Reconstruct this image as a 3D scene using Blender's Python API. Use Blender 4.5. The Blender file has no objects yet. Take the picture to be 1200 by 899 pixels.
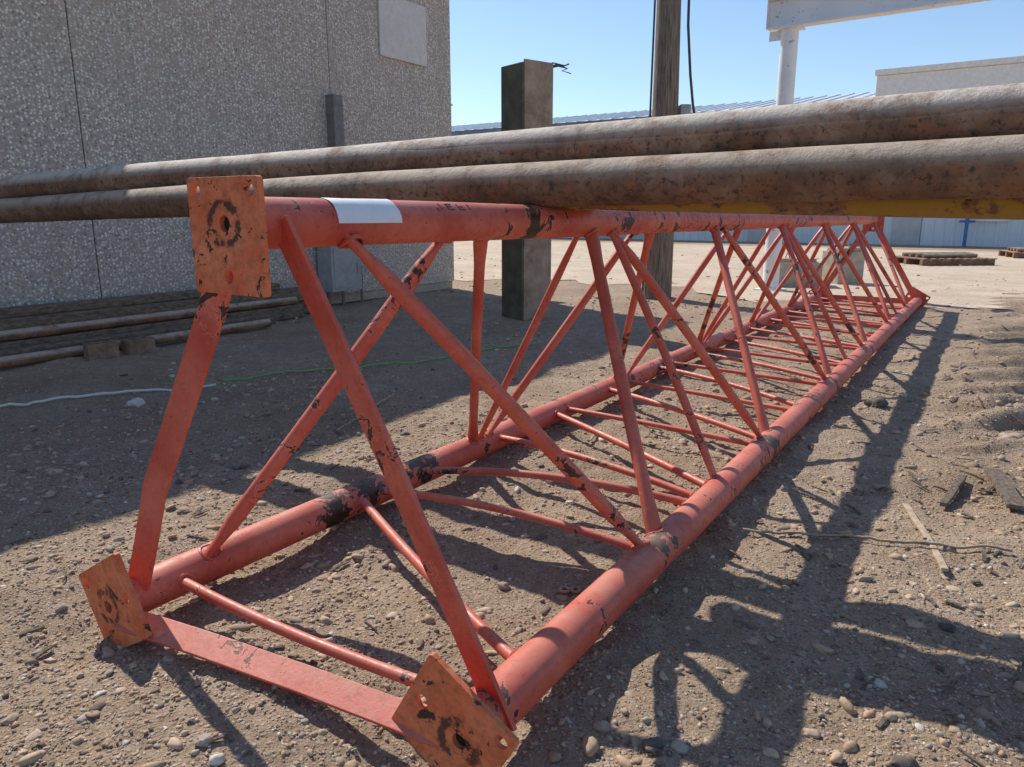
import bpy, math, random
import numpy as np
from mathutils import Vector, Matrix
random.seed(7); np.random.seed(7)
scene=bpy.context.scene
COL=scene.collection
H=1.1; CAMZ=1.19
D=Vector((.5476,.8368,0)); N=Vector((.8368,-.5476,0)); UP=Vector((0,0,1))

# ---------------- noise helper ----------------
_tabs={}
def vnoise(x,y,seed=0):
    if seed not in _tabs: _tabs[seed]=np.random.RandomState(seed+11).rand(256,256)
    t=_tabs[seed]
    x=np.asarray(x,float);y=np.asarray(y,float)
    xi=np.floor(x).astype(int);yi=np.floor(y).astype(int)
    fx=x-xi;fy=y-yi
    fx=fx*fx*(3-2*fx);fy=fy*fy*(3-2*fy)
    a=t[xi%256,yi%256];b=t[(xi+1)%256,yi%256];c=t[xi%256,(yi+1)%256];d=t[(xi+1)%256,(yi+1)%256]
    return (a*(1-fx)+b*fx)*(1-fy)+(c*(1-fx)+d*fx)*fy
def ground_h(x,y):
    x=np.asarray(x,float);y=np.asarray(y,float)
    r=np.sqrt(x*x+y*y)
    fade=np.clip(1.3-r/14.0,0.0,1)
    h=.05*(vnoise(x*1.3,y*1.3,1)-.5)+.03*(vnoise(x*4,y*4,2)-.5)+.018*(vnoise(x*13,y*13,3)-.5)+.010*(vnoise(x*34,y*34,4)-.5)
    sp=(x+.079*H)*.8368-(y-1.33*H)*.5476
    m=np.clip((sp-.55)/.5,0,1)*np.clip((y-2.9)/1,0,1)*np.clip((12-y)/2,0,1)
    yy=y+.10*x+.34*(vnoise(x*.9,y*.9,5)-.5)+.12*(vnoise(x*4,y*4,15)-.5)
    shade_rid=np.clip(np.sin(yy*14.5)*.9+vnoise(x*4,y*4,6)*.9-.55,0,1)  # ridges added to the terrain to produce striped shade on the right
    h=h+m*shade_rid*.11
    h=h-.055*np.exp(-((x+.10)**2+(y-1.40)**2)/.09)-.03*np.exp(-((x+1.15)**2+(y-1.93)**2)/.06)
    return (h-.004)*fade

# ---------------- node helpers ----------------
def newmat(name):
    m=bpy.data.materials.new(name); m.use_nodes=True
    nt=m.node_tree; nt.nodes.clear()
    o=nt.nodes.new('ShaderNodeOutputMaterial'); p=nt.nodes.new('ShaderNodeBsdfPrincipled')
    nt.links.new(p.outputs[0],o.inputs[0])
    return m,nt,p
def nd(nt,t,**kw):
    n=nt.nodes.new(t)
    for k,v in kw.items(): setattr(n,k,v)
    return n
def noise(nt,vec,scale,detail=4,rough=.6,dist=0):
    n=nd(nt,'ShaderNodeTexNoise'); n.inputs['Scale'].default_value=scale
    n.inputs['Detail'].default_value=min(detail,5); n.inputs['Roughness'].default_value=rough; n.inputs['Distortion'].default_value=dist
    nt.links.new(vec,n.inputs['Vector']); return n.outputs['Fac']
def ramp(nt,fac,stops,interp='LINEAR'):
    r=nd(nt,'ShaderNodeValToRGB'); r.color_ramp.interpolation=interp
    e=r.color_ramp.elements
    while len(e)<len(stops): e.new(.5)
    for i,(p,c) in enumerate(stops):
        e[i].position=p
        if not isinstance(c,(tuple,list)): c=(c,c,c)
        e[i].color=(c[0],c[1],c[2],1)
    nt.links.new(fac,r.inputs[0]); return r.outputs[0]
def mix(nt,fac,a,b,bt='MIX'):
    m=nd(nt,'ShaderNodeMix',data_type='RGBA',blend_type=bt)
    for s,v in ((m.inputs[0],fac),(m.inputs[6],a),(m.inputs[7],b)):
        if isinstance(v,(int,float)): s.default_value=v
        elif isinstance(v,(tuple,list)): s.default_value=(v[0],v[1],v[2],1)
        else: nt.links.new(v,s)
    return m.outputs[2]
def mth(nt,op,a,b=None,clamp=False):
    m=nd(nt,'ShaderNodeMath',operation=op,use_clamp=clamp)
    for i,v in enumerate((a,b)):
        if v is None: continue
        if isinstance(v,(int,float)): m.inputs[i].default_value=v
        else: nt.links.new(v,m.inputs[i])
    return m.outputs[0]
def bump(nt,p,h,strength=.5,dist=.01,prev=None):
    b=nd(nt,'ShaderNodeBump'); b.inputs['Strength'].default_value=strength; b.inputs['Distance'].default_value=dist
    nt.links.new(h,b.inputs['Height'])
    if prev is not None: nt.links.new(prev,b.inputs['Normal'])
    nt.links.new(b.outputs[0],p.inputs['Normal']); return b.outputs[0]
def objc(nt,scale=None):
    t=nd(nt,'ShaderNodeTexCoord'); o=t.outputs['Object']
    if scale:
        m=nd(nt,'ShaderNodeMapping'); m.inputs['Scale'].default_value=scale; nt.links.new(o,m.inputs[0]); o=m.outputs[0]
    return o
def voro(nt,vec,scale,feature='F1'):
    v=nd(nt,'ShaderNodeTexVoronoi',feature=feature); v.inputs['Scale'].default_value=scale
    nt.links.new(vec,v.inputs['Vector']); return v

def simple(name,c1,c2,scale=6,rough=.8,metal=0,bs=.3,bd=.005,vecscale=None,stain=None):
    m,nt,p=newmat(name); v=objc(nt,vecscale)
    f=noise(nt,v,scale,6,.65)
    c=ramp(nt,f,[(.35,c1),(.65,c2)])
    if stain: c=mix(nt,ramp(nt,noise(nt,v,scale*.6,5,.75,.5),[(.50,0.0),(.62,.8)]),c,stain)
    nt.links.new(c,p.inputs['Base Color']); p.inputs['Roughness'].default_value=rough; p.inputs['Metallic'].default_value=metal
    bump(nt,p,noise(nt,v,scale*8,5),bs,bd)
    return m

def paint_mat(name,base,faded,dark,chip=.64,dust=True):
    m,nt,p=newmat(name); v=objc(nt)
    f=noise(nt,v,5,5,.6)
    c=ramp(nt,f,[(.3,base),(.7,faded)])
    g=noise(nt,v,40,6,.7)
    c=mix(nt,ramp(nt,g,[(.48,0.0),(.78,.55)]),c,tuple(x*.5 for x in base))
    big=noise(nt,v,2.3,2,.5)
    fine=noise(nt,v,17,6,.68,.6)
    k=mth(nt,'ADD',mth(nt,'MULTIPLY',big,.62),mth(nt,'MULTIPLY',fine,.60))
    wa=nd(nt,'ShaderNodeAttribute',attribute_name='wear')
    k=mth(nt,'ADD',k,mth(nt,'MULTIPLY',wa.outputs['Fac'],.16))
    chipm=ramp(nt,k,[(chip,0.0),(chip+.012,1.0)])
    sp=noise(nt,v,62,3,.6)
    spm=ramp(nt,sp,[(.69,0.0),(.705,1.0)])
    cm=mth(nt,'MAXIMUM',chipm,mth(nt,'MULTIPLY',spm,.8),True)
    rust=ramp(nt,g,[(.35,dark),(.7,(dark[0]*3.5,dark[1]*2.4,dark[2]*2.0))])
    edge=ramp(nt,k,[(chip-.03,0.0),(chip,.6),(chip+.02,0.0)])
    c=mix(nt,edge,c,tuple(min(1,x*1.2+.03) for x in faded))
    c=mix(nt,cm,c,rust)
    if dust:
        geo=nd(nt,'ShaderNodeNewGeometry'); s=nd(nt,'ShaderNodeSeparateXYZ'); nt.links.new(geo.outputs['Normal'],s.inputs[0])
        dz=mth(nt,'MULTIPLY',ramp(nt,s.outputs[2],[(.3,0.0),(1,.38)]),ramp(nt,noise(nt,v,9,5),[(.35,0.15),(.65,1.0)]))
        c=mix(nt,dz,c,(.56,.37,.27))
    nt.links.new(c,p.inputs['Base Color'])
    nt.links.new(ramp(nt,g,[(.3,.34),(.7,.68)]),p.inputs['Roughness'])
    hh=mth(nt,'ADD',mth(nt,'MULTIPLY',cm,-.6),mth(nt,'MULTIPLY',noise(nt,v,90,4),.35))
    bump(nt,p,hh,.6,.0028)
    return m
M_paint=paint_mat('red_paint',(.52,.062,.036),(.68,.165,.105),(.018,.011,.009),.705)
M_paint2=paint_mat('red_paint_brace',(.52,.066,.038),(.68,.17,.11),(.03,.016,.011),.722)

m,nt,p=newmat('orange_flange_paint'); M_plate=m
v=objc(nt); oi=nd(nt,'ShaderNodeObjectInfo')
add=nd(nt,'ShaderNodeVectorMath',operation='ADD'); nt.links.new(v,add.inputs[0])
cmb=nd(nt,'ShaderNodeCombineXYZ'); mm=mth(nt,'MULTIPLY',oi.outputs['Random'],20); nt.links.new(mm,cmb.inputs[2]); nt.links.new(cmb.outputs[0],add.inputs[1])
v2=add.outputs[0]
c=ramp(nt,noise(nt,v2,9,5,.65),[(.3,(.66,.12,.035)),(.7,(.78,.26,.12))])
sep=nd(nt,'ShaderNodeSeparateXYZ'); nt.links.new(v,sep.inputs[0])
rr=mth(nt,'SQRT',mth(nt,'ADD',mth(nt,'POWER',sep.outputs[0],2),mth(nt,'POWER',sep.outputs[1],2)))
rr=mth(nt,'ADD',rr,mth(nt,'MULTIPLY',mth(nt,'SUBTRACT',noise(nt,v2,28,4),.5),.045))
ring=ramp(nt,mth(nt,'MULTIPLY',rr,10),[(.34,0.0),(.40,1.0),(.54,1.0),(.62,0.0)])
ringm=mth(nt,'MULTIPLY',ring,ramp(nt,noise(nt,v2,26,5,.7),[(.47,0.0),(.53,.9)]))
k=noise(nt,v2,19,6,.7,.5)
chip=ramp(nt,k,[(.60,0.0),(.615,1.0)])
cm=mth(nt,'MAXIMUM',chip,ringm,True)
c=mix(nt,ramp(nt,noise(nt,v2,45,6,.7),[(.45,0.0),(.78,.8)]),c,(.24,.08,.035))
c=mix(nt,cm,c,(.040,.022,.016))
nt.links.new(c,p.inputs['Base Color']); p.inputs['Roughness'].default_value=.62
bump(nt,p,mth(nt,'ADD',mth(nt,'MULTIPLY',cm,-.5),mth(nt,'MULTIPLY',noise(nt,v2,80,5),.5)),.6,.003)

def rust_mat(name,yellow=False,dust=(.50,.40,.31),k1=1.35,da=.88):
    m,nt,p=newmat(name); v=objc(nt)
    c=ramp(nt,noise(nt,v,4,7,.7),[(.30,(.075*k1,.036*k1,.02*k1)),(.5,(.17*k1,.095*k1,.058*k1)),(.72,(.28*k1,.19*k1,.13*k1))])
    c=mix(nt,ramp(nt,noise(nt,v,9,6,.75,.4),[(.5,0.0),(.60,.75)]),c,(.30,.13,.055))
    c=mix(nt,ramp(nt,noise(nt,v,48,5,.7),[(.52,0.0),(.64,.8)]),c,(.045,.028,.02))
    c=mix(nt,ramp(nt,noise(nt,v,2.2,5,.7),[(.52,0.0),(.64,.5)]),c,(.07,.045,.032))
    geo=nd(nt,'ShaderNodeNewGeometry'); s=nd(nt,'ShaderNodeSeparateXYZ'); nt.links.new(geo.outputs['Normal'],s.inputs[0])
    dz=mth(nt,'MULTIPLY',ramp(nt,s.outputs[2],[(-.45,0.0),(.6,da)]),ramp(nt,noise(nt,v,7,5,.75),[(.34,0.2),(.52,1.0)]))
    c=mix(nt,dz,c,dust)
    if yellow:
        c=mix(nt,ramp(nt,noise(nt,v,4.2,6,.7),[(.49,0.0),(.52,.85)]),c,(.42,.26,.04))
    nt.links.new(c,p.inputs['Base Color']); p.inputs['Roughness'].default_value=.85
    b_=bump(nt,p,noise(nt,v,22,5,.75),.6,.010)
    bump(nt,p,noise(nt,v,90,4,.75),.6,.004,b_)
    return m
M_rust=rust_mat('rusty_pipe_steel'); M_rusty=rust_mat('rusty_yellow_pipe',True); M_rusth=rust_mat('weathered_grey_brown_pipe',False,(.64,.55,.46),1.6,.97)

m,nt,p=newmat('gravel_dirt'); M_ground=m
v=objc(nt)
c=ramp(nt,noise(nt,v,1.1,6,.6),[(.3,(.40,.285,.19)),(.5,(.53,.395,.28)),(.72,(.64,.50,.37))])
c=mix(nt,ramp(nt,noise(nt,v,11,5,.7),[(.42,.45),(.58,0.0)]),c,(.30,.205,.135))
vo=voro(nt,v,85); hs=nd(nt,'ShaderNodeSeparateColor'); nt.links.new(vo.outputs['Color'],hs.inputs[0])
stc=ramp(nt,hs.outputs[0],[(0,(.18,.125,.085)),(.4,(.46,.34,.24)),(.75,(.64,.51,.39)),(1,(.74,.65,.55))])
dm=ramp(nt,vo.outputs['Distance'],[(.30,1.0),(.55,0.0)])
sm=mth(nt,'MULTIPLY',mth(nt,'MULTIPLY',dm,ramp(nt,hs.outputs[1],[(.35,0.0),(.4,1.0)])),.8)
c=mix(nt,sm,c,stc)
c=mix(nt,ramp(nt,noise(nt,v,160,4,.7),[(.4,.5),(.60,0.0)]),c,(.20,.135,.09))
c=mix(nt,ramp(nt,noise(nt,v,.7,4,.6,1.0),[(.53,0.0),(.70,.35)]),c,(.22,.15,.105))
nt.links.new(c,p.inputs['Base Color']); p.inputs['Roughness'].default_value=.95
p.inputs['Specular IOR Level'].default_value=.2
b1=bump(nt,p,noise(nt,v,40,8,.8),.8,.022)
bump(nt,p,sm,.7,.008,b1)

m,nt,p=newmat('pale_dirt_road'); M_road=m
v=objc(nt)
c=ramp(nt,noise(nt,v,.5,7,.65),[(.3,(.60,.46,.33)),(.7,(.76,.62,.47))])
c=mix(nt,ramp(nt,noise(nt,v,.9,5,.7,1.5),[(.45,0.0),(.6,.5)]),c,(.48,.36,.25))
c=mix(nt,ramp(nt,noise(nt,v,30,5,.7),[(.4,.45),(.6,0.0)]),c,(.38,.28,.20))
nt.links.new(c,p.inputs['Base Color']); p.inputs['Roughness'].default_value=.95
bump(nt,p,noise(nt,v,14,6,.75),.7,.05)

m,nt,p=newmat('pebble_stone'); M_peb=m
at=nd(nt,'ShaderNodeAttribute',attribute_name='col'); v=objc(nt)
c=mix(nt,.55,at.outputs['Color'],ramp(nt,noise(nt,v,120,4,.7),[(.3,.42),(.7,1.0)]),'MULTIPLY')
nt.links.new(c,p.inputs['Base Color']); p.inputs['Roughness'].default_value=.85
p.inputs['Specular IOR Level'].default_value=.25

m,nt,p=newmat('exposed_aggregate'); M_wall=m
v=objc(nt)
vo=voro(nt,v,44); hs=nd(nt,'ShaderNodeSeparateColor'); nt.links.new(vo.outputs['Color'],hs.inputs[0])
stc=ramp(nt,hs.outputs[0],[(0,(.18,.155,.135)),(.3,(.45,.38,.32)),(.6,(.66,.58,.50)),(.85,(.84,.79,.72)),(1,(.90,.88,.84))])
c=mix(nt,ramp(nt,vo.outputs['Distance'],[(.35,0.0),(.62,1.0)]),stc,(.42,.36,.31))
c=mix(nt,ramp(nt,noise(nt,v,.9,5,.6),[(.35,0.0),(.75,.4)]),c,(.44,.37,.31))
c=mix(nt,ramp(nt,noise(nt,objc(nt,(3,3,.25)),1.5,5,.7),[(.5,0.0),(.75,.40)]),c,(.31,.265,.225))
nt.links.new(c,p.inputs['Base Color']); p.inputs['Roughness'].default_value=.8
bump(nt,p,vo.outputs['Distance'],-.6,.012)

M_trim=simple('white_trim_paint',(.66,.64,.61),(.78,.76,.73),8,.6)
M_panelbox=simple('pale_metal_cover',(.60,.56,.51),(.70,.66,.61),10,.5)
M_grey=simple('grey_enclosure_paint',(.30,.31,.31),(.40,.41,.41),10,.5)
M_dark=simple('dark_conduit',(.05,.05,.05),(.09,.085,.08),14,.6)
M_bore=simple('bore_shade_black',(.010,.008,.007),(.02,.016,.013),30,.95)  # near-black colour standing in for the shade inside the hollow legs
M_cond=simple('grey_conduit',(.16,.15,.14),(.24,.22,.21),14,.6)
M_wood=simple('weathered_wood',(.15,.11,.08),(.44,.345,.26),7,.9,0,.9,.02,(9,9,.5))
M_timber=simple('old_timber',(.13,.09,.06),(.34,.25,.18),5,.9,0,.9,.015,(3,3,9))
M_stick=simple('dry_wood',(.32,.23,.16),(.54,.43,.32),20,.9,0,.6,.004)
M_green=simple('weathered_green_steel',(.085,.085,.055),(.17,.155,.10),5,.75,0,.5,.006,None,(.15,.085,.045))
M_brownst=simple('brown_faded_steel',(.29,.21,.145),(.44,.35,.26),5,.8,0,.5,.006,None,(.20,.17,.11))
M_conc=simple('concrete_block',(.36,.30,.23),(.50,.43,.34),12,.9,0,.6,.01)
M_brick=simple('brown_brick',(.20,.12,.08),(.34,.23,.16),15,.9,0,.6,.01)
M_siding=simple('pale_blue_siding',(.58,.63,.68),(.66,.71,.75),.6,.55)
M_roof=simple('metal_roofing',(.58,.64,.68),(.70,.75,.78),1.2,.4)
M_blue=simple('dark_blue_fascia',(.10,.14,.21),(.15,.20,.28),1.5,.5)
M_door=simple('door_paint',(.42,.43,.44),(.50,.51,.52),3,.5)
M_bluep=simple('blue_pipe_paint',(.03,.14,.34),(.05,.19,.42),3,.5)
M_rope=simple('pale_rope',(.60,.62,.58),(.74,.74,.70),60,.9)
M_gropr=simple('green_rope',(.18,.40,.12),(.26,.48,.18),60,.9)
M_paper=simple('white_paper',(.78,.80,.83),(.84,.86,.88),20,.7,0,.2,.001)
M_glass=simple('window_dark',(.02,.03,.04),(.04,.05,.06),2,.15)
m,nt,p=newmat('white_gantry_paint'); M_gan=m
v=objc(nt)
c=ramp(nt,noise(nt,v,3,5),[(.3,(.72,.72,.72)),(.7,(.84,.84,.83))])
c=mix(nt,ramp(nt,noise(nt,v,6,7,.75),[(.60,0.0),(.66,.8)]),c,(.28,.14,.08))
nt.links.new(c,p.inputs['Base Color']); p.inputs['Roughness'].default_value=.5

# ---------------- mesh helpers ----------------
import bmesh
class MB:
    def __init__(s): s.v=[];s.f=[]
    def add(s,vs,fs):
        o=len(s.v); s.v+= [tuple(x) for x in vs]; s.f+=[tuple(i+o for i in f) for f in fs]
def mkobj(name,mb,mat,parent=None,smooth=False,bevel=0):
    me=bpy.data.meshes.new(name); me.from_pydata(mb.v,[],mb.f); me.update()
    me.materials.append(mat)
    bm=bmesh.new(); bm.from_mesh(me); bmesh.ops.recalc_face_normals(bm,faces=bm.faces)
    bm.to_mesh(me); bm.free()
    if smooth:
        me.polygons.foreach_set('use_smooth',[True]*len(me.polygons))
        me.set_sharp_from_angle(angle=math.radians(40))
    o=bpy.data.objects.new(name,me); COL.objects.link(o)
    if parent: o.parent=parent
    if bevel:
        b=o.modifiers.new('bevel','BEVEL'); b.width=bevel; b.segments=2; b.limit_method='ANGLE'
    return o
def empty(name,loc=(0,0,0)):
    o=bpy.data.objects.new(name,None); COL.objects.link(o); return o
def tube(mb,pts,r,sides=14,cap=True,flat=None):
    pts=[Vector(p) for p in pts]; n=len(pts)
    rs=r if isinstance(r,(list,tuple)) else [r]*n
    t0=(pts[1]-pts[0]).normalized()
    a=Vector((0,0,1)) if abs(t0.z)<.9 else Vector((1,0,0))
    x=a.cross(t0).normalized(); y=t0.cross(x).normalized()
    vs=[];fs=[]
    for i,pnt in enumerate(pts):
        if i==0:t=t0
        elif i==n-1:t=(pts[i]-pts[i-1]).normalized()
        else:t=((pts[i+1]-pts[i]).normalized()+(pts[i]-pts[i-1]).normalized()).normalized()
        x=(x-t*x.dot(t)).normalized(); y=t.cross(x).normalized()
        fx,fy=(1,1) if flat is None else flat[i]
        for k in range(sides):
            an=2*math.pi*k/sides
            vs.append(pnt+x*math.cos(an)*rs[i]*fx+y*math.sin(an)*rs[i]*fy)
    for i in range(n-1):
        for k in range(sides):
            k2=(k+1)%sides
            fs.append((i*sides+k,i*sides+k2,(i+1)*sides+k2,(i+1)*sides+k))
    if cap:
        fs.append(tuple(range(sides))[::-1]); fs.append(tuple((n-1)*sides+k for k in range(sides)))
    mb.add(vs,fs)
def obox(mb,o,ax,ay,az,x0,x1,y0,y1,z0,z1):
    o=Vector(o)
    vs=[o+ax*x+ay*y+az*z for z in (z0,z1) for y in (y0,y1) for x in (x0,x1)]
    mb.add(vs,[(0,2,3,1),(4,5,7,6),(0,1,5,4),(2,6,7,3),(0,4,6,2),(1,3,7,5)])
def beam(mb,a,b,w,t,wdir):
    a=Vector(a);b=Vector(b); ax=(b-a); L=ax.length; ax.normalize()
    wd=(wdir-ax*wdir.dot(ax)).normalized(); td=ax.cross(wd)
    obox(mb,a,ax,wd,td,0,L,-w/2,w/2,-t/2,t/2)
X=Vector((1,0,0));Y=Vector((0,1,0));Z=UP

# ---------------- ground ----------------
def axis_coords(lo,hi,step,far,g=1.12):
    c=list(np.arange(lo,hi,step)); s=step;x=c[-1]
    while x<far: s*=g; x+=s; c.append(x)
    s=step;x=c[0];pre=[]
    while x>-far: s*=g; x-=s; pre.append(x)
    return np.array(pre[::-1]+c)
gx=axis_coords(-3.6,6.5,.024,900,1.09); gy=axis_coords(.2,9.0,.026,900,1.09)
XX,YY=np.meshgrid(gx,gy); ZZ=ground_h(XX,YY)
ny,nx=XX.shape
co=np.stack([XX,YY,ZZ],-1).reshape(-1,3)
idx=np.arange(nx*ny).reshape(ny,nx)
q=np.stack([idx[:-1,:-1],idx[:-1,1:],idx[1:,1:],idx[1:,:-1]],-1).reshape(-1,4)
def npmesh(name,co,faces,mat,k,cols=None,smooth=True):
    me=bpy.data.meshes.new(name); nf=len(faces)
    me.vertices.add(len(co)); me.vertices.foreach_set('co',co.astype(np.float32).ravel())
    me.loops.add(nf*k); me.loops.foreach_set('vertex_index',faces.astype(np.int32).ravel())
    me.polygons.add(nf); me.polygons.foreach_set('loop_start',np.arange(0,nf*k,k,dtype=np.int32))
    me.polygons.foreach_set('loop_total',np.full(nf,k,dtype=np.int32))
    me.update(calc_edges=True)
    me.polygons.foreach_set('use_smooth',np.full(nf,smooth,dtype=bool))
    if cols is not None:
        a=me.attributes.new('col','FLOAT_COLOR','POINT'); a.data.foreach_set('color',cols.astype(np.float32).ravel())
    me.materials.append(mat)
    o=bpy.data.objects.new(name,me); COL.objects.link(o); return o
npmesh('ground',co,q,M_ground,4)

def ico(sub):
    bm=bmesh.new(); bmesh.ops.create_icosphere(bm,subdivisions=sub,radius=1)
    v=np.array([x.co[:] for x in bm.verts]); f=np.array([[l.index for l in x.verts] for x in bm.faces]); bm.free(); return v,f
def pebbles(n,sub,smin,smax,rmin,rmax,rs,k=2.6,road=False):
    bv,bf=ico(sub)
    th=rs.uniform(-1.0,1.0,n); r=rmin+(rmax-rmin)*rs.rand(n)**1.15
    x=r*np.sin(th); y=r*np.cos(th)
    dens=vnoise(x*1.7+50,y*1.7,9)*.6+vnoise(x*.6+9,y*.6,8)*.6
    keep=rs.rand(n)<np.clip(dens*1.7-.3,.12,1)
    x=x[keep];y=y[keep];n=len(x)
    s=smin*np.exp(rs.rand(n)**k*math.log(smax/smin))
    sc=np.stack([s*rs.uniform(.85,1.45,n),s*rs.uniform(.6,1.0,n),s*rs.uniform(.35,.75,n)],-1)
    nv=len(bv)
    vars_=[]
    for i in range(30):
        if sub>1:
            kk=1+.75*(vnoise(bv[:,0]*1.3+i*3,bv[:,1]*1.3+bv[:,2]*1.1+i,30)-.5)+.10*rs.randn(nv)
            q_=bv*kk[:,None]
            for _ in range(5):
                nn=rs.randn(3); nn/=np.linalg.norm(nn); dd=rs.uniform(.55,.85)
                over=np.clip(q_@nn-dd,0,None); q_=q_-over[:,None]*nn
            vars_.append(q_)
        else: vars_.append(bv*(1+.18*rs.randn(nv,1)))
    base=np.stack(vars_)
    V=base[rs.randint(0,30,n)]*sc[:,None,:]
    a=rs.uniform(0,6.28,n);tl=rs.normal(0,.3,n)
    ca,sa=np.cos(a)[:,None],np.sin(a)[:,None]; ct,st=np.cos(tl)[:,None],np.sin(tl)[:,None]
    y1=V[:,:,1]*ct-V[:,:,2]*st; z1=V[:,:,1]*st+V[:,:,2]*ct
    x2=V[:,:,0]*ca-y1*sa; y2=V[:,:,0]*sa+y1*ca
    z0=ground_h(x,y)+sc[:,2]*rs.uniform(-.35,.5,n)
    V=np.stack([x2+x[:,None],y2+y[:,None],z1+z0[:,None]],-1).reshape(-1,3)
    F=(bf[None]+(np.arange(n)*nv)[:,None,None]).reshape(-1,3)
    pal=np.array([[.58,.43,.31],[.66,.51,.38],[.45,.32,.22],[.70,.60,.49],[.47,.39,.32],[.56,.37,.25],[.24,.18,.14],[.76,.68,.58],[.64,.47,.31]])
    c=pal[rs.choice(len(pal),n,p=[.23,.17,.18,.05,.08,.12,.07,.025,.075])]*rs.uniform(.7,1.1,(n,1))
    C=np.concatenate([np.repeat(c,nv,0),np.ones((n*nv,1))],1)
    return V,F,C
rs=np.random.RandomState(3)
Vs=[];Fs=[];Cs=[];off=0
for a in (dict(n=20000,sub=2,smin=.004,smax=.026,rmin=.7,rmax=4.2,k=6.0),dict(n=110000,sub=1,smin=.0025,smax=.010,rmin=.7,rmax=6.0,k=3),dict(n=26000,sub=1,smin=.005,smax=.026,rmin=3.5,rmax=11,k=4),dict(n=5000,sub=1,smin=.012,smax=.05,rmin=10,rmax=26,k=4)):
    V,F,C=pebbles(rs=rs,**a); Vs.append(V);Fs.append(F+off);Cs.append(C);off+=len(V)
npmesh('gravel_stones',np.concatenate(Vs),np.concatenate(Fs),M_peb,3,np.concatenate(Cs),smooth=True)

mb=MB(); E=Vector((-.83,.558,0)); EN=Vector((.558,.83,0))
base=Vector((2.0,10.6,0))
n=240
vs=[];fs=[]
for i in range(n+1):
    s=-40+90*i/n
    w=.5*math.sin(s*.9)+.35*math.sin(s*2.3+1)+.18*math.sin(s*6.1)+.1*math.sin(s*11)
    a=base+E*s+EN*(1.3+w); b=base+E*s+EN*(18.5+.6*w)
    vs+=[a+Z*.006,b+Z*.006]
for i in range(n): fs.append((2*i,2*i+2,2*i+3,2*i+1))
mb.add(vs,fs); mkobj('dirt_road',mb,M_road)

# ---------------- lattice tower ----------------
T0=Vector((-.577*H,1.553*H,CAMZ-.021*H)); R0=Vector((-.079*H,1.33*H,.078))-D*.065+N*.020; L0=Vector((-1.044*H,1.776*H,.085))-D*.01
tz=-.0055
def T(t): return T0+D*(t*H)+Z*(tz*t*H)
def R(t): return R0+D*(t*H)
def L(t): return L0+D*(t*H)
LEN=8.9
tower=empty('lattice_tower_section')
RL=.061
WT=[(.02,.5),(.35,.35),(.95,.6),(1.1,.8),(1.6,.35),(2.2,.5),(3.0,.4),(4.4,.4),(5.8,.4)]
WR=[(.10,1.0),(.50,.65),(.93,.9),(1.02,.8),(1.38,.9),(1.6,.5),(2.2,.85),(2.85,.6),(3.62,.8),(4.3,.5),(5.0,.8),(6.4,.7)]
WL=[(.27,.75),(.74,.9),(.90,1.0),(1.22,.6),(1.64,.9),(2.35,.6),(3.1,.8),(4.5,.8),(5.9,.7)]
rnd=random.Random(5)
for fn,W,nm in ((T,WT,'leg_tube_top'),(R,WR,'leg_tube_right'),(L,WL,'leg_tube_left')):
    mb=MB(); K=320
    tube(mb,[fn(i*LEN/K)+Vector((0,0,.0015*math.sin(i*.09))) for i in range(K+1)],RL,40)
    o=mkobj(nm,mb,M_paint,tower,True)
    at=o.data.attributes.new('wear','FLOAT','POINT')
    cc=np.zeros(len(o.data.vertices)*3); o.data.vertices.foreach_get('co',cc); cc=cc.reshape(-1,3)
    f0=fn(0); tt=((cc[:,0]-f0.x)*D.x+(cc[:,1]-f0.y)*D.y)/H
    wv=np.zeros(len(tt))
    for (t_,a_) in W: wv=np.maximum(wv,a_*np.exp(-((tt-t_)/.036)**2))
    at.data.foreach_set('value',wv.astype(np.float32))
mbw=MB()
def weldat(p,dirn,legax,rb,rleg):
    d=dirn.normalized(); perp=(d-legax*d.dot(legax)); pl=perp.length
    q=p+d*(rleg/pl)*1.0
    a=Z.cross(d); a=a.normalized() if a.length>.1 else X.copy(); b=d.cross(a)
    pts=[]
    for k in range(13):
        an=2*math.pi*k/12
        o=(a*math.cos(an)+b*math.sin(an))*(rb*1.12)
        pt=q+o
        for _ in range(3):
            v=pt-p; v=v-legax*v.dot(legax)
            pt=pt+d*((rleg-v.length)/pl)
        pts.append(pt)
    tube(mbw,pts,[.0055*rnd.uniform(.8,1.3) for _ in pts],6)
mb=MB()
def brace(a,b,r=.024,bend=None,fa=True):
    d=b-a; n=14; pts=[];fl=[]
    Ln=d.length
    bend=bend or Vector((rnd.uniform(-.009,.009),rnd.uniform(-.009,.009),rnd.uniform(-.009,.009)))
    for i in range(n+1):
        t=i/n; pts.append(a+d*t+bend*math.sin(math.pi*t)**.8)
        e=min(t,1-t)*Ln
        k=max(0,1-max(0,e-.10)/.10) if fa else 0
        k=min(1,k)
        fl.append((1+.28*k,1-.42*k))
    tube(mb,pts,r,14,True,fl)
    weldat(a,d,D,r*1.1,RL); weldat(b,-d,D,r*1.1,RL)
for (a,b,r) in [(.27,.94,.024),(1.57,1.0,.024),(1.70,2.24,.021),(1.72,1.59,.018),(3.0,2.28,.022),(3.08,3.66,.021),(4.42,3.72,.021),(4.5,5.04,.021),(5.85,5.12,.021),(5.92,6.46,.021),(7.28,6.54,.021),(7.34,7.88,.021),(8.7,7.95,.021),
                (4.46,4.34,.018),(7.3,7.14,.018)]:
    brace(T(a)+N*.012,R(b),r)
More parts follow.
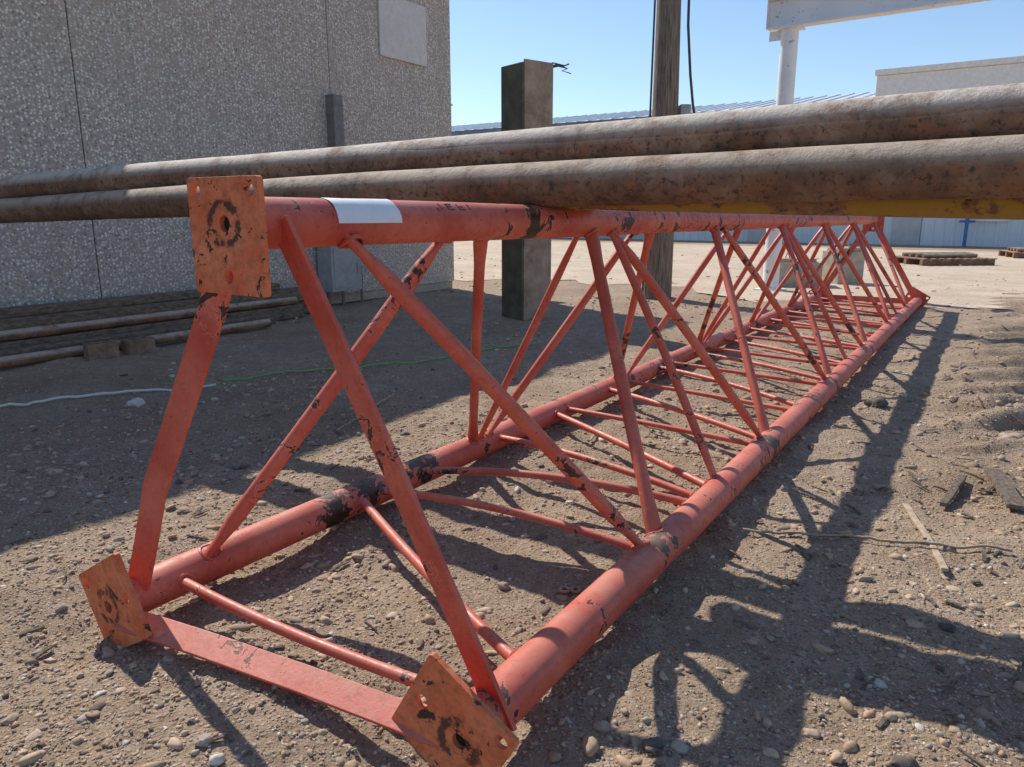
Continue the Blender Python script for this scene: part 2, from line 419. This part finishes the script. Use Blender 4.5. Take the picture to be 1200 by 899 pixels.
for (a,b,r) in [(.76,.25,.025),(.90,1.60,.020),(2.10,1.66,.020),(1.57,1.62,.017),(2.24,3.05,.020),(3.45,3.12,.020),(3.60,4.45,.020),(4.85,4.52,.020),(5.0,5.85,.020),(6.25,5.92,.020),(6.4,7.25,.020),(7.65,7.32,.020),(7.8,8.7,.020),(4.4,4.48,.018)]:
    brace(T(a)-N*.012,L(b),r)
bz=Vector((0,0,1))
for (a,b,r,bd) in [(.17,.10,.016,-.012),(.90,.24,.017,.0),(.96,.94,.015,.035),(1.20,1.38,.016,.05),(1.76,1.44,.016,.03),(2.28,1.56,.017,.0),(2.38,2.20,.014,.01),(2.9,2.28,.016,.02),(3.15,2.90,.014,0),(3.65,2.99,.015,.02),(3.85,3.62,.014,0),(4.3,3.74,.015,.015),(4.55,4.29,.014,0),(5.0,4.34,.015,.01),(5.25,5.04,.014,0),(5.7,5.14,.015,0),(5.95,5.74,.014,.02),(6.4,5.84,.015,0),(6.7,6.44,.014,0),(7.1,6.54,.015,0),(7.4,7.14,.014,0),(7.9,7.34,.015,0),(8.1,7.94,.014,0),(8.6,8.04,.014,0)]:
    brace(L(a)+bz*.01,R(b)+bz*.01,r,bz*bd+D*rnd.uniform(-.02,.02),False)
mkobj('lattice_braces',mb,M_paint2,tower,True)
mkobj('weld_beads',mbw,M_paint,tower,True)
def strip(mb,pts,w,t,wd):
    pts=[Vector(p) for p in pts]; vs=[];fs=[]
    for i,pp in enumerate(pts):
        a=pts[min(i+1,len(pts)-1)]-pts[max(i-1,0)]; a.normalize()
        x=(wd-a*wd.dot(a)).normalized(); y=a.cross(x)
        vs+=[pp+x*w/2+y*t/2,pp-x*w/2+y*t/2,pp-x*w/2-y*t/2,pp+x*w/2-y*t/2]
    for i in range(len(pts)-1):
        for k in range(4):
            k2=(k+1)%4; fs.append((4*i+k,4*i+k2,4*i+4+k2,4*i+4+k))
    fs.append((0,1,2,3)); fs.append(tuple(len(vs)-4+k for k in range(4)))
    mb.add(vs,fs)
mb=MB()
def wdir(a,b,tw=0):
    d=(b-a).normalized(); w=D.cross(d).normalized(); return w*math.cos(tw)+d.cross(w)*math.sin(tw)
a=T(.09)+N*.050;b=R(.085)+N*.034
strip(mb,[a.lerp(b,t)+N*.010*math.sin(3.1*t) for t in (0.0,.1,.25,.5,.75,.9,1.02)],.084,.012,wdir(a,b,.25))
a=T(.03)-N*.028;b=L(.06)+N*.0
wd_=wdir(a,b,-.15); out=Vector(wd_)
if out.dot(N)>0: out=-out
bn=[0,0,-.012,-.022,-.030,-.010,.0]
strip(mb,[a.lerp(b,t)-out*o for t,o in zip((.04,.2,.4,.55,.68,.85,.97),bn)],.080,.012,wd_)
a=L(.0)-Z*.035;b=R(.02)-Z*.03
strip(mb,[a.lerp(b,t)+Z*.012*math.sin(3.1*t) for t in (.03,.3,.6,.8,.96)],.072,.012,D*.88+Z*.40)
for f1,f2 in ((T,R),(T,L),(L,R)):
    a=f1(LEN-.06);b=f2(LEN-.06); strip(mb,[a,b],.07,.012,wdir(a,b))
mkobj('end_frame_flat_bars',mb,M_paint2,tower,False,.002)
def plate(name,center,eo,es,mat):
    bm=bmesh.new()
    def loop(pts):
        vs=[bm.verts.new((x,y,-.007)) for x,y in pts]
        return [bm.edges.new((vs[i],vs[(i+1)%len(vs)])) for i in range(len(vs))]
    o,i,w=.102,-.158,.126
    pts=[]
    for (cx,cy,a0) in ((w-.010,o-.010,0),(-w+.010,o-.010,90),(-w+.010,i+.010,180),(w-.010,i+.010,270)):
        for k in range(5):
            an=math.radians(a0+k*22.5); pts.append((cx+.010*math.cos(an),cy+.010*math.sin(an)))
    ed=loop(pts)
    holes=((0,0,.0185),(0,-.118,.016),(w-.032,o-.030,.0155),(-w+.032,o-.030,.0155))
    for (cx,cy,r) in holes:
        ed+=loop([(cx+r*math.cos(k*math.pi/12),cy+r*math.sin(k*math.pi/12)) for k in range(24)])
    bmesh.ops.triangle_fill(bm,use_beauty=True,use_dissolve=False,edges=ed)
    kill=[]
    for f in bm.faces:
        c_=f.calc_center_median()
        for (cx,cy,r) in holes:
            if (c_.x-cx)**2+(c_.y-cy)**2<(r*.97)**2 and all(((v_.co.x-cx)**2+(v_.co.y-cy)**2)<(r*1.02)**2 for v_ in f.verts): kill.append(f); break
    if kill: bmesh.ops.delete(bm,geom=kill,context='FACES_ONLY')
    ex=bmesh.ops.extrude_face_region(bm,geom=bm.faces[:])
    for g_ in ex['geom']:
        if isinstance(g_,bmesh.types.BMVert): g_.co.z+=.014
    bmesh.ops.recalc_face_normals(bm,faces=bm.faces)
    me=bpy.data.meshes.new(name); bm.to_mesh(me); bm.free()
    me.materials.append(mat)
    ob=bpy.data.objects.new(name,me); COL.objects.link(ob); ob.parent=tower
    bv=ob.modifiers.new('bevel','BEVEL'); bv.width=.0018; bv.segments=2; bv.limit_method='ANGLE'; bv.angle_limit=math.radians(50)
    z=es.cross(eo)
    ob.matrix_world=Matrix(((es.x,eo.x,z.x,center.x),(es.y,eo.y,z.y,center.y),(es.z,eo.z,z.z,center.z),(0,0,0,1)))
c60,s60=math.cos(math.radians(30)),.5
eT=Z; eR=(N*c60-Z*s60); eL=(-N*c60-Z*s60)
for (fn,e,nm) in ((T,eT,'top'),(R,eR,'right'),(L,eL,'left')):
    es=e.cross(D).normalized()
    plate('flange_plate_'+nm,fn(0)-D*.010,e.normalized(),es,M_plate)
    plate('far_flange_plate_'+nm,fn(LEN)+D*.010,e.normalized(),es,M_paint2)
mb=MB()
for fn in (T,R,L): tube(mb,[fn(0)-D*.0026,fn(0)-D*.0008],.030,24)  # discs behind the centre holes paint the darkness of the bores
mkobj('leg_bore_shade_discs',mb,M_bore,tower)
mb=MB(); n=14
vs=[];fs=[]
for j,(tt) in enumerate((.245,.31,.38,.46)):
    cpt=T(tt)
    for k in range(n+1):
        an=math.radians(125-125*k/n)
        rr=RL+.0032+.0012*math.sin(k*.9+j)
        vs.append(cpt+(N*math.cos(an)+Z*math.sin(an))*rr)
for j in range(3):
    for k in range(n): fs.append((j*(n+1)+k,j*(n+1)+k+1,(j+1)*(n+1)+k+1,(j+1)*(n+1)+k))
mb.add(vs,fs); mkobj('paper_label',mb,M_paper,tower,True)
mb=MB()
def leg_pt(t,an,r=RL+.0015):
    an=math.radians(an); return T(t)+(N*math.cos(an)+Z*math.sin(an))*r
for st in ([(.64,60),(.64,38),(.625,35),(.618,43)],[(.67,60),(.67,38),(.695,38)],[(.67,60),(.695,60)],[(.67,49),(.69,49)],[(.72,60),(.72,38),(.745,38)],[(.72,49),(.74,49)],[(.77,60),(.77,38)]):
    tube(mb,[leg_pt(*s) for s in st],.0018,5)
mkobj('marker_writing',mb,M_dark,tower)

# ---------------- long pipes resting on tower ----------------
A=Vector((-3.46,5.13,CAMZ+.022)); B=Vector((1.35,2.02,CAMZ+.126))
dP=(B-A).normalized(); nP=dP.cross(Z).normalized()
if nP.y>0: nP=-nP
LP=(B-A).length
pipes=[('rusty_steel_pipe',0,0,.080,M_rust,-.36,LP+1.5,0),('rusty_steel_pipe',-.085,.137,.079,M_rusth,-.30,LP+1.7,0),
       ('yellow_painted_pipe',-.170,-.010,.072,M_rusty,LP*.68,LP+1.9,-.036),('rusty_steel_pipe',-.345,.0,.075,M_rust,.5,LP+1.6,0)]
for i,(nm,dy,dz,r,mt,s0,s1,slope) in enumerate(pipes):
    mb=MB(); n=90; pts=[]
    rr=random.Random(i); ph=rr.random()*6
    for k in range(n+1):
        s=s0+(s1-s0)*k/n
        pts.append(A+dP*s+nP*dy+Z*(dz+slope*(s-LP*.74)+.008*math.sin(s*.9+ph))+nP*.008*math.sin(s*.7+ph))
    rads=[r*(1+.012*math.sin(k*.7+ph)*math.sin(k*.23)) for k in range(n+1)]
    tube(mb,pts,rads,40,False)
    tube(mb,[pts[0],pts[1],pts[-2],pts[-1]],r*.9,40,False)
    nb=40; o2=(n+1)*nb
    for k in range(nb):
        k2=(k+1)%nb
        mb.f.append((k,k2,o2+k2,o2+k)); mb.f.append((n*nb+k,n*nb+k2,o2+3*nb+k2,o2+3*nb+k))
    mkobj(nm,mb,mt,None,True)

# ---------------- aggregate building ----------------
bld=empty('aggregate_panel_building')
W0=Vector((-4.6,6.53,0)); HB=4.46; SC=6.69
def wbox(mb,s0,s1,n0,n1,z0,z1): obox(mb,W0,D,N,Z,s0,s1,n0,n1,z0,z1)
mb=MB()
edges=[-11.8,-8.6,-5.4,-2.23,.972,4.17,SC]
for a,b in zip(edges[:-1],edges[1:]): wbox(mb,a+.006,b-.006,-.12,0,.12,HB)
mkobj('wall_panels',mb,M_wall,bld,False,.004)
mb=MB(); wbox(mb,SC-.12,SC+.003,-6,-.125,.12,HB); wbox(mb,-11.8,SC-.125,-.25,-.125,.1,HB-.01); wbox(mb,-11.8,-11.7,-6,-.26,.12,HB); wbox(mb,-11.8,SC,-6.12,-6.005,.12,HB)
mkobj('wall_core',mb,M_wall,bld)
mb=MB(); wbox(mb,-11.9,SC+.14,-6.2,.12,HB+.003,HB+.30)
mkobj('roof_fascia',mb,M_trim,bld,False,.01)
mb=MB(); wbox(mb,-11.8,SC-.03,-6,-.02,0,.115)
mkobj('foundation',mb,M_conc,bld)
mb=MB(); wbox(mb,5.1,6.08,.003,.035,3.28,4.08)
mkobj('wall_cover_plate',mb,M_panelbox,bld,False,.006)
mb=MB(); wbox(mb,SC+.01,SC+.22,-.5,-.2,2.3,2.85); wbox(mb,SC+.01,SC+.26,-.53,-.17,2.853,2.88)
mkobj('wall_vent_box',mb,M_trim,bld,False,.006)
mb=MB(); wbox(mb,3.75,4.28,.05,.30,.20,.80); wbox(mb,3.74,4.29,.04,.315,.805,.825); wbox(mb,3.79,4.24,.301,.308,.24,.76); wbox(mb,4.19,4.21,.309,.325,.42,.56)
mkobj('electrical_cabinet',mb,M_grey,bld,False,.006)
mb=MB()
for s,z0,z1,r in ((3.85,0,.2,.025),(4.10,0,.2,.02),(4.16,.83,1.75,.022),(4.45,0,.5,.02)):
    tube(mb,[W0+D*s+N*.12+Z*z0,W0+D*s+N*.12+Z*z1],r,10)
wbox(mb,4.08,4.24,.0,.14,1.75,2.65)
for z in (1.2,): wbox(mb,4.1,4.22,.0,.13,z,z+.03)
mkobj('conduits',mb,M_cond,bld,True)
mb=MB()
for (s0,s1,n0,w,z0,h,tw) in ((-4,3.4,.18,.22,.0,.18,.01),(-4,3.0,.46,.20,.0,.15,-.01),(-3.5,3.2,.30,.22,.183,.14,.006),(-3,2.4,.74,.16,.0,.11,-.015),(-4,2.8,.22,.18,.326,.07,0.01)):
    a=W0+D*s0+N*(n0+w/2)+Z*(z0+h/2); b=W0+D*s1+N*(n0+w/2+tw*5)+Z*(z0+h/2)
    beam(mb,a,b,w,h,N)
mkobj('timber_stack',mb,M_timber,None,False,.008)
mb=MB()
tube(mb,[W0+D*-3+N*.98+Z*.05,W0+D*2.2+N*.95+Z*.05],.045,20)
tube(mb,[W0+D*-3+N*.60+Z*.20,W0+D*2.9+N*.57+Z*.20],.045,20)
mkobj('scrap_pipes',mb,M_rust,None,True)
for i,(s,nn,rot) in enumerate(((.30,1.16,.2),(.60,1.20,-.1))):
    mb=MB(); ax=(D*math.cos(rot)+N*math.sin(rot)); ay=ax.cross(Z)
    c0=W0+D*s+N*nn
    for yy in (-.06,.045):
        obox(mb,c0,ax,ay,Z,-.12,.12,yy,yy+.025,.0,.13)
    for xx in (-.12,-.012,.095):
        obox(mb,c0,ax,ay,Z,xx+.002,xx+.024,-.034,.044,.002,.128)
    mkobj('concrete_masonry_block',mb,M_brick,None,False,.003)

# ---------------- steel column ----------------
colm=empty('steel_h_column')
cb=Vector((.17,8.65,0)); an=math.radians(38)
ax=Vector((math.cos(an),math.sin(an),0)); ay=Vector((-math.sin(an),math.cos(an),0))
mb=MB(); w=.20
obox(mb,cb,ax,ay,Z,-w,w,-w,-w+.022,0,2.78); obox(mb,cb,ax,ay,Z,-w,w,w-.022,w,0,2.74)
mkobj('flanges',mb,M_brownst,colm,False,.003)
mb=MB(); obox(mb,cb,ax,ay,Z,-.009,.009,-w+.023,w-.023,0,2.76)
for z in (.4,1.9): obox(mb,cb,ax,ay,Z,-.15,-.011,-w+.024,w-.024,z,z+.015)
obox(mb,cb,ax,ay,Z,-w-.02,-w-.003,-.19,.19,0,2.75)
mkobj('web_and_side_plate',mb,M_green,colm,False,.003)
mb=MB(); top=cb+Z*2.74+ax*.1
tube(mb,[top,top+X*.08+Z*.05,top+X*.18+Z*.02,top+X*.26+Z*.035,top+X*.36+Z*.0,top+X*.30-Z*.02,top+X*.40-Z*.05],[.02,.022,.018,.016,.012,.01,.006],8)
tube(mb,[top+X*.1,top+X*.2+Z*.06,top+X*.33+Z*.03,top+X*.38+Z*.05],.008,6)
mkobj('frayed_cable_end',mb,M_dark,colm,True)

# ---------------- utility pole ----------------
pole=empty('wooden_utility_pole')
mb=MB(); pb=Vector((2.08,10.65,0))
tube(mb,[pb+Z*z+X*.01*math.sin(z) for z in [i*.5 for i in range(19)]],[.205-.006*i for i in range(19)],28)
mkobj('pole_shaft',mb,M_wood,pole,True)
mb=MB()
obox(mb,pb,X,Y,Z,.19,.33,-.12,.05,2.35,2.62)
mkobj('junction_box',mb,M_grey,pole,False,.01)
mb=MB()
tube(mb,[pb+X*.21-Y*.1+Z*5,pb+X*.24-Y*.1+Z*3.6,pb+X*.30-Y*.1+Z*3.0,pb+X*.36-Y*.08+Z*2.62,pb+X*.46-Y*.05+Z*2.2],.018,8)
tube(mb,[pb-X*.20-Y*.06+Z*5,pb-X*.215-Y*.06+Z*.1],.014,8)
mkobj('cables',mb,M_dark,pole,True)

# ---------------- white gantry ----------------
g=empty('white_pipe_gantry')
G0=Vector((3.85,12.0,0)); GD=Vector((.80,-.60,0)); GN=Vector((.6,.8,0))
mb=MB()
obox(mb,G0,GD,GN,Z,0,8,-.10,.10,3.86,3.885); obox(mb,G0,GD,GN,Z,0,8,-.10,.10,4.255,4.28); obox(mb,G0,GD,GN,Z,0,8,-.008,.008,3.887,4.253)
obox(mb,G0,GD,GN,Z,-.012,-.001,-.1,.1,3.86,4.28)
mkobj('top_beam',mb,M_gan,g,False,.003)
mb=MB()
for s in (.32,7.6):
    c0=G0+GD*s; tube(mb,[c0+Z*0,c0+Z*3.84],.125,28); obox(mb,c0,GD,GN,Z,-.17,.17,-.17,.17,3.835,3.858); obox(mb,c0,GD,GN,Z,-.2,.2,-.2,.2,0,.02)
    obox(mb,c0,GD,GN,Z,-.30,-.13,-.008,.008,3.70,3.834)
mkobj('columns',mb,M_gan,g,True)

# ---------------- far metal building ----------------
fb=empty('metal_warehouse')
F0=Vector((18,27,0))
def fbox(mb,s0,s1,n0,n1,z0,z1): obox(mb,F0,E,EN,Z,s0,s1,n0,n1,z0,z1)
mb=MB(); s=-14
vs=[];fs=[]
prof=[]
while s<44:
    prof+=[(s,0),(s+.22,0),(s+.25,-.035),(s+.31,-.035),(s+.34,0)]; s+=.34
for (a,b) in prof: vs+= [F0+E*a+EN*b+Z*0, F0+E*a+EN*b+Z*4.9]
for i in range(len(prof)-1): fs.append((2*i,2*i+2,2*i+3,2*i+1))
mb.add(vs,fs); mkobj('corrugated_wall',mb,M_siding,fb)
mb=MB(); fbox(mb,-14,44,.02,12,0,4.88); mkobj('wall_backing',mb,M_siding,fb)
mb=MB(); fbox(mb,-14.2,44.2,-.45,-.02,4.92,5.35); mkobj('eave_fascia',mb,M_blue,fb,False,.01)
mb=MB()
o=F0
vs=[o+E*5-EN*.5+Z*5.36,o+E*44.3-EN*.5+Z*5.36,o+E*44.3+EN*6+Z*6.5,o+E*5+EN*6+Z*6.5,o+E*5+EN*12.5+Z*5.3,o+E*44.3+EN*12.5+Z*5.3]
mb.add(vs,[(0,1,2,3),(3,2,5,4)])
s=5.1
while s<44:
    beam(mb,o+E*s-EN*.5+Z*5.385,o+E*s+EN*6+Z*6.525,.05,.04,E); s+=.6
mkobj('metal_roof',mb,M_roof,fb)
mb=MB(); fbox(mb,-14.2,4.98,-.6,8,5.36,6.15); fbox(mb,-14.3,5.05,-.68,8.1,6.153,6.36); mkobj('white_parapet',mb,M_trim,fb,False,.02)
mb=MB(); fbox(mb,-.9,-.2,1,1.8,6.362,7.0); mkobj('chimney',mb,M_brick,fb)
mb=MB()
for (a,b,z) in ((3.0,4.0,2.15),(8.5,9.5,2.15),(-4,-1,3.2),(14,17,3.4)): fbox(mb,a,b,-.07,-.04,0,z)
mkobj('doors',mb,M_door,fb,False,.01)
mb=MB()
for s in (.3,5.2,6.6,11,20,24): fbox(mb,s,s+1.1,-.075,-.045,1.0,2.1)
mkobj('windows',mb,M_glass,fb)
mb=MB()
for s in (.3,5.2,6.6,11,20,24): fbox(mb,s-.08,s+1.18,-.12,-.076,.9,.98); fbox(mb,s-.08,s+1.18,-.12,-.076,2.12,2.2)
mkobj('window_sills',mb,M_trim,fb)
mb=MB(); c0=F0+E*1.5-EN*.4
tube(mb,[c0,c0+Z*1.5],.06,14); tube(mb,[c0+Z*.9-E*.25,c0+Z*.9+E*.25],.04,12); tube(mb,[c0+Z*1.5,c0+Z*1.56],.09,14)
mkobj('blue_standpipe',mb,M_bluep,None,True)

# ---------------- yard items ----------------
def onground(x,y): return Vector((x,y,float(ground_h(x,y))))
for (x,y,a,sx,sy,sz) in ((5.75,13.0,.3,.26,.22,.55),(4.7,12.6,-.2,.45,.3,.40),(16.3,22.7,.5,.35,.35,.75)):
    mb=MB(); ax=Vector((math.cos(a),math.sin(a),0)); ay=Vector((-math.sin(a),math.cos(a),0))
    obox(mb,(x,y,0),ax,ay,Z,-sx,sx,-sy,sy,0,sz); obox(mb,(x,y,0),ax,ay,Z,-sx*.8,sx*.8,-sy*.8,sy*.8,sz+.002,sz+.06)
    tube(mb,[Vector((x,y,sz+.05))-ax*.1,Vector((x,y,sz+.16))-ax*.06,Vector((x,y,sz+.16))+ax*.06,Vector((x,y,sz+.05))+ax*.1],.012,8)
    mkobj('concrete_ballast_block',mb,M_conc,None,False,.02)
for (px_,py_,a) in ((10.3,18.0,.1),(14.6,20.6,-.3)):
    mb=MB(); c0=Vector((px_,py_,0)); ax=Vector((math.cos(a),math.sin(a),0)); ay=Vector((-math.sin(a),math.cos(a),0))
    for yy in (-.6,0,.6): obox(mb,c0,ax,ay,Z,-.9,.9,yy-.05,yy+.05,.0,.14)
    for k in range(9): obox(mb,c0,ax,ay,Z,-.9+k*.21,-.78+k*.21,-.7,.7,.142,.17)
    for k in range(4): tube(mb,[c0+ax*(-.8)+ay*(-.5+.25*k)+Z*.22,c0+ax*(.6+.1*k)+ay*(-.4+.25*k)+Z*.22],.05,10)
    mkobj('scrap_pallet',mb,M_rust)
def gcurve(pts,r,mat,name,lift=0,wob=.02,seed=1,sides=6):
    rn=random.Random(seed); out=[]
    for i in range(len(pts)-1):
        a=Vector(pts[i]+(0,));b=Vector(pts[i+1]+(0,))
        for k in range(12):
            p_=a.lerp(b,k/12); p_+=Vector((rn.uniform(-wob,wob),rn.uniform(-wob,wob),0))*.4
            out.append(Vector((p_.x,p_.y,float(ground_h(p_.x,p_.y))+r+lift)))
    mb=MB(); tube(mb,out,r,sides); return mkobj(name,mb,mat,None,True)
def px(u,v,z=0):
    a=(u-600)/867;b=(449.5-v)/867
    Yd=.9745+b*.2243;Zd=-.2243+b*.9745
    s=(z-CAMZ)/Zd
    return (a*s,Yd*s)
gcurve([px(-60,487),px(60,473),px(180,458),px(260,452)],.009,M_rope,'white_rope',.008)
gcurve([px(262,445),px(330,438),px(400,433),px(520,420),px(640,400)],.007,M_gropr,'green_rope',.008,seed=4)
gcurve([px(870,622),px(960,630),px(1080,645),px(1195,655)],.005,M_rust,'thin_rusty_rod',.012,.004,seed=5)
def stick(u0,v0,u1,v1,w,t,mat,name,lift=.02):
    a=onground(*px(u0,v0))+Z*lift;b=onground(*px(u1,v1))+Z*lift*1.2
    mb=MB(); n=8; pts=[a.lerp(b,i/n)+Vector((rnd.uniform(-.004,.004),0,rnd.uniform(-.003,.003))) for i in range(n+1)]
    strip(mb,pts,w,t,(b-a).cross(Z)); return mkobj(name,mb,mat,None,False,.003)
stick(1062,590,1108,672,.024,.012,M_stick,'wood_stick')
stick(1162,562,1190,606,.07,.02,M_wood,'wood_plank')
stick(1128,565,1105,592,.03,.02,M_wood,'wood_stick')
stick(440,480,462,464,.012,.01,M_stick,'wood_stick')
stick(395,505,430,490,.010,.008,M_stick,'wood_stick')
stick(690,520,705,505,.012,.01,M_stick,'wood_stick')
dr=random.Random(12); mb=MB()
for i in range(330):
    if i<240:
        t_=dr.uniform(1.2,7.5); p_=R(t_)+N*dr.uniform(.25,2.6)
    else:
        t_=dr.uniform(-.6,3); p_=L(t_)-N*dr.uniform(-2.2,1.0)
    x_,y_=p_.x,p_.y
    an=dr.uniform(0,3.14); ln=dr.uniform(.02,.085)*(1.6 if dr.random()<.12 else 1)
    d_=Vector((math.cos(an),math.sin(an),0))
    a=Vector((x_,y_,float(ground_h(x_,y_))+.007)); b=Vector((x_+d_.x*ln,y_+d_.y*ln,float(ground_h(x_+d_.x*ln,y_+d_.y*ln))+dr.uniform(.006,.02)))
    mdd=a.lerp(b,.5)+Vector((dr.uniform(-.004,.004),dr.uniform(-.004,.004),.002))
    strip(mb,[a,mdd,b],dr.uniform(.004,.014),dr.uniform(.003,.007),d_.cross(Z))
mkobj('wood_debris',mb,M_wood)
def rock(u,v,s,mat,name,sq=.6,seed=0):
    bv,bf=ico(3)
    k=1+.5*(vnoise(bv[:,0]*1.7+seed,bv[:,1]*1.7+bv[:,2]*1.3+5,seed+20)-.5)+.2*(vnoise(bv[:,0]*5+seed,bv[:,1]*5+bv[:,2]*4,seed+21)-.5)
    V=bv*k[:,None]*np.array([s,s*.75,s*sq]); g0=onground(*px(u,v)); V=V+np.array([g0.x,g0.y,g0.z+s*sq*.35])
    mb=MB(); mb.add(V.tolist(),bf.tolist()); return mkobj(name,mb,mat,None,True)
M_wrock=simple('pale_rock',(.56,.50,.44),(.70,.64,.58),30,.9)
M_drock=simple('dark_rock',(.07,.06,.05),(.18,.145,.12),30,.9)
M_mrock=simple('brown_rock',(.30,.22,.16),(.48,.38,.30),30,.9)
rock(160,474,.055,M_wrock,'pale_rock',.6,1); rock(272,385,.05,M_wrock,'pale_rock',.6,2)
rock(1027,474,.075,M_drock,'dark_clod',.6,3); rock(765,860,.026,M_drock,'dark_rock',.7,4); rock(1060,890,.025,M_drock,'dark_rock',.6,5)
rock(705,838,.022,M_mrock,'brown_rock',.7,6); rock(590,690,.02,M_mrock,'brown_rock',.7,7); rock(1185,515,.07,M_mrock,'brown_rock',.5,8)
rock(1110,740,.022,M_drock,'dark_rock',.6,9); rock(240,880,.02,M_mrock,'brown_rock',.6,10); rock(880,748,.02,M_mrock,'brown_rock',.6,11)
mb=MB(); c0=onground(*px(668,694))+Z*.014
for o in (-.018,.018):
    ring=[c0+Vector((o+.014*math.cos(a*math.pi/8),.014*math.sin(a*math.pi/8),.0)) for a in range(17)]
    tube(mb,ring,.006,8,False)
obox(mb,c0,X,Y,Z,-.010,.010,-.006,.006,-.006,.006)
mkobj('rusty_pipe_clamp',mb,M_rust,None,True)

# ---------------- light, world, camera ----------------
sd=Vector((.583,-.825,-1.0)).normalized()
sun=bpy.data.lights.new('sun','SUN'); sun.energy=5.0; sun.angle=math.radians(.5); sun.color=(1,.95,.86)
so=bpy.data.objects.new('sun',sun); COL.objects.link(so); so.rotation_euler=sd.to_track_quat('-Z','Y').to_euler(); so.location=(-6,9,12)
w=bpy.data.worlds.new('World'); scene.world=w; w.use_nodes=True; nt=w.node_tree
bg=nt.nodes.get('Background') or nt.nodes.new('ShaderNodeBackground')
sky=nt.nodes.new('ShaderNodeTexSky'); sky.sky_type='NISHITA'; sky.sun_disc=False
sky.sun_elevation=math.asin(-sd.z); sky.sun_rotation=math.atan2(-sd.x,-sd.y)
sky.air_density=1.0; sky.dust_density=.2; sky.ozone_density=3.0
nt.links.new(sky.outputs[0],bg.inputs[0]); bg.inputs[1].default_value=.15
cam=bpy.data.cameras.new('camera'); cam.lens=26.01; cam.sensor_width=36; cam.clip_end=3000; cam.clip_start=.02
co_=bpy.data.objects.new('camera',cam); COL.objects.link(co_); co_.location=(0,0,CAMZ); co_.rotation_euler=(math.radians(90-12.96),0,0)
scene.camera=co_
scene.view_settings.view_transform='Standard'; scene.view_settings.look='None'; scene.view_settings.exposure=0
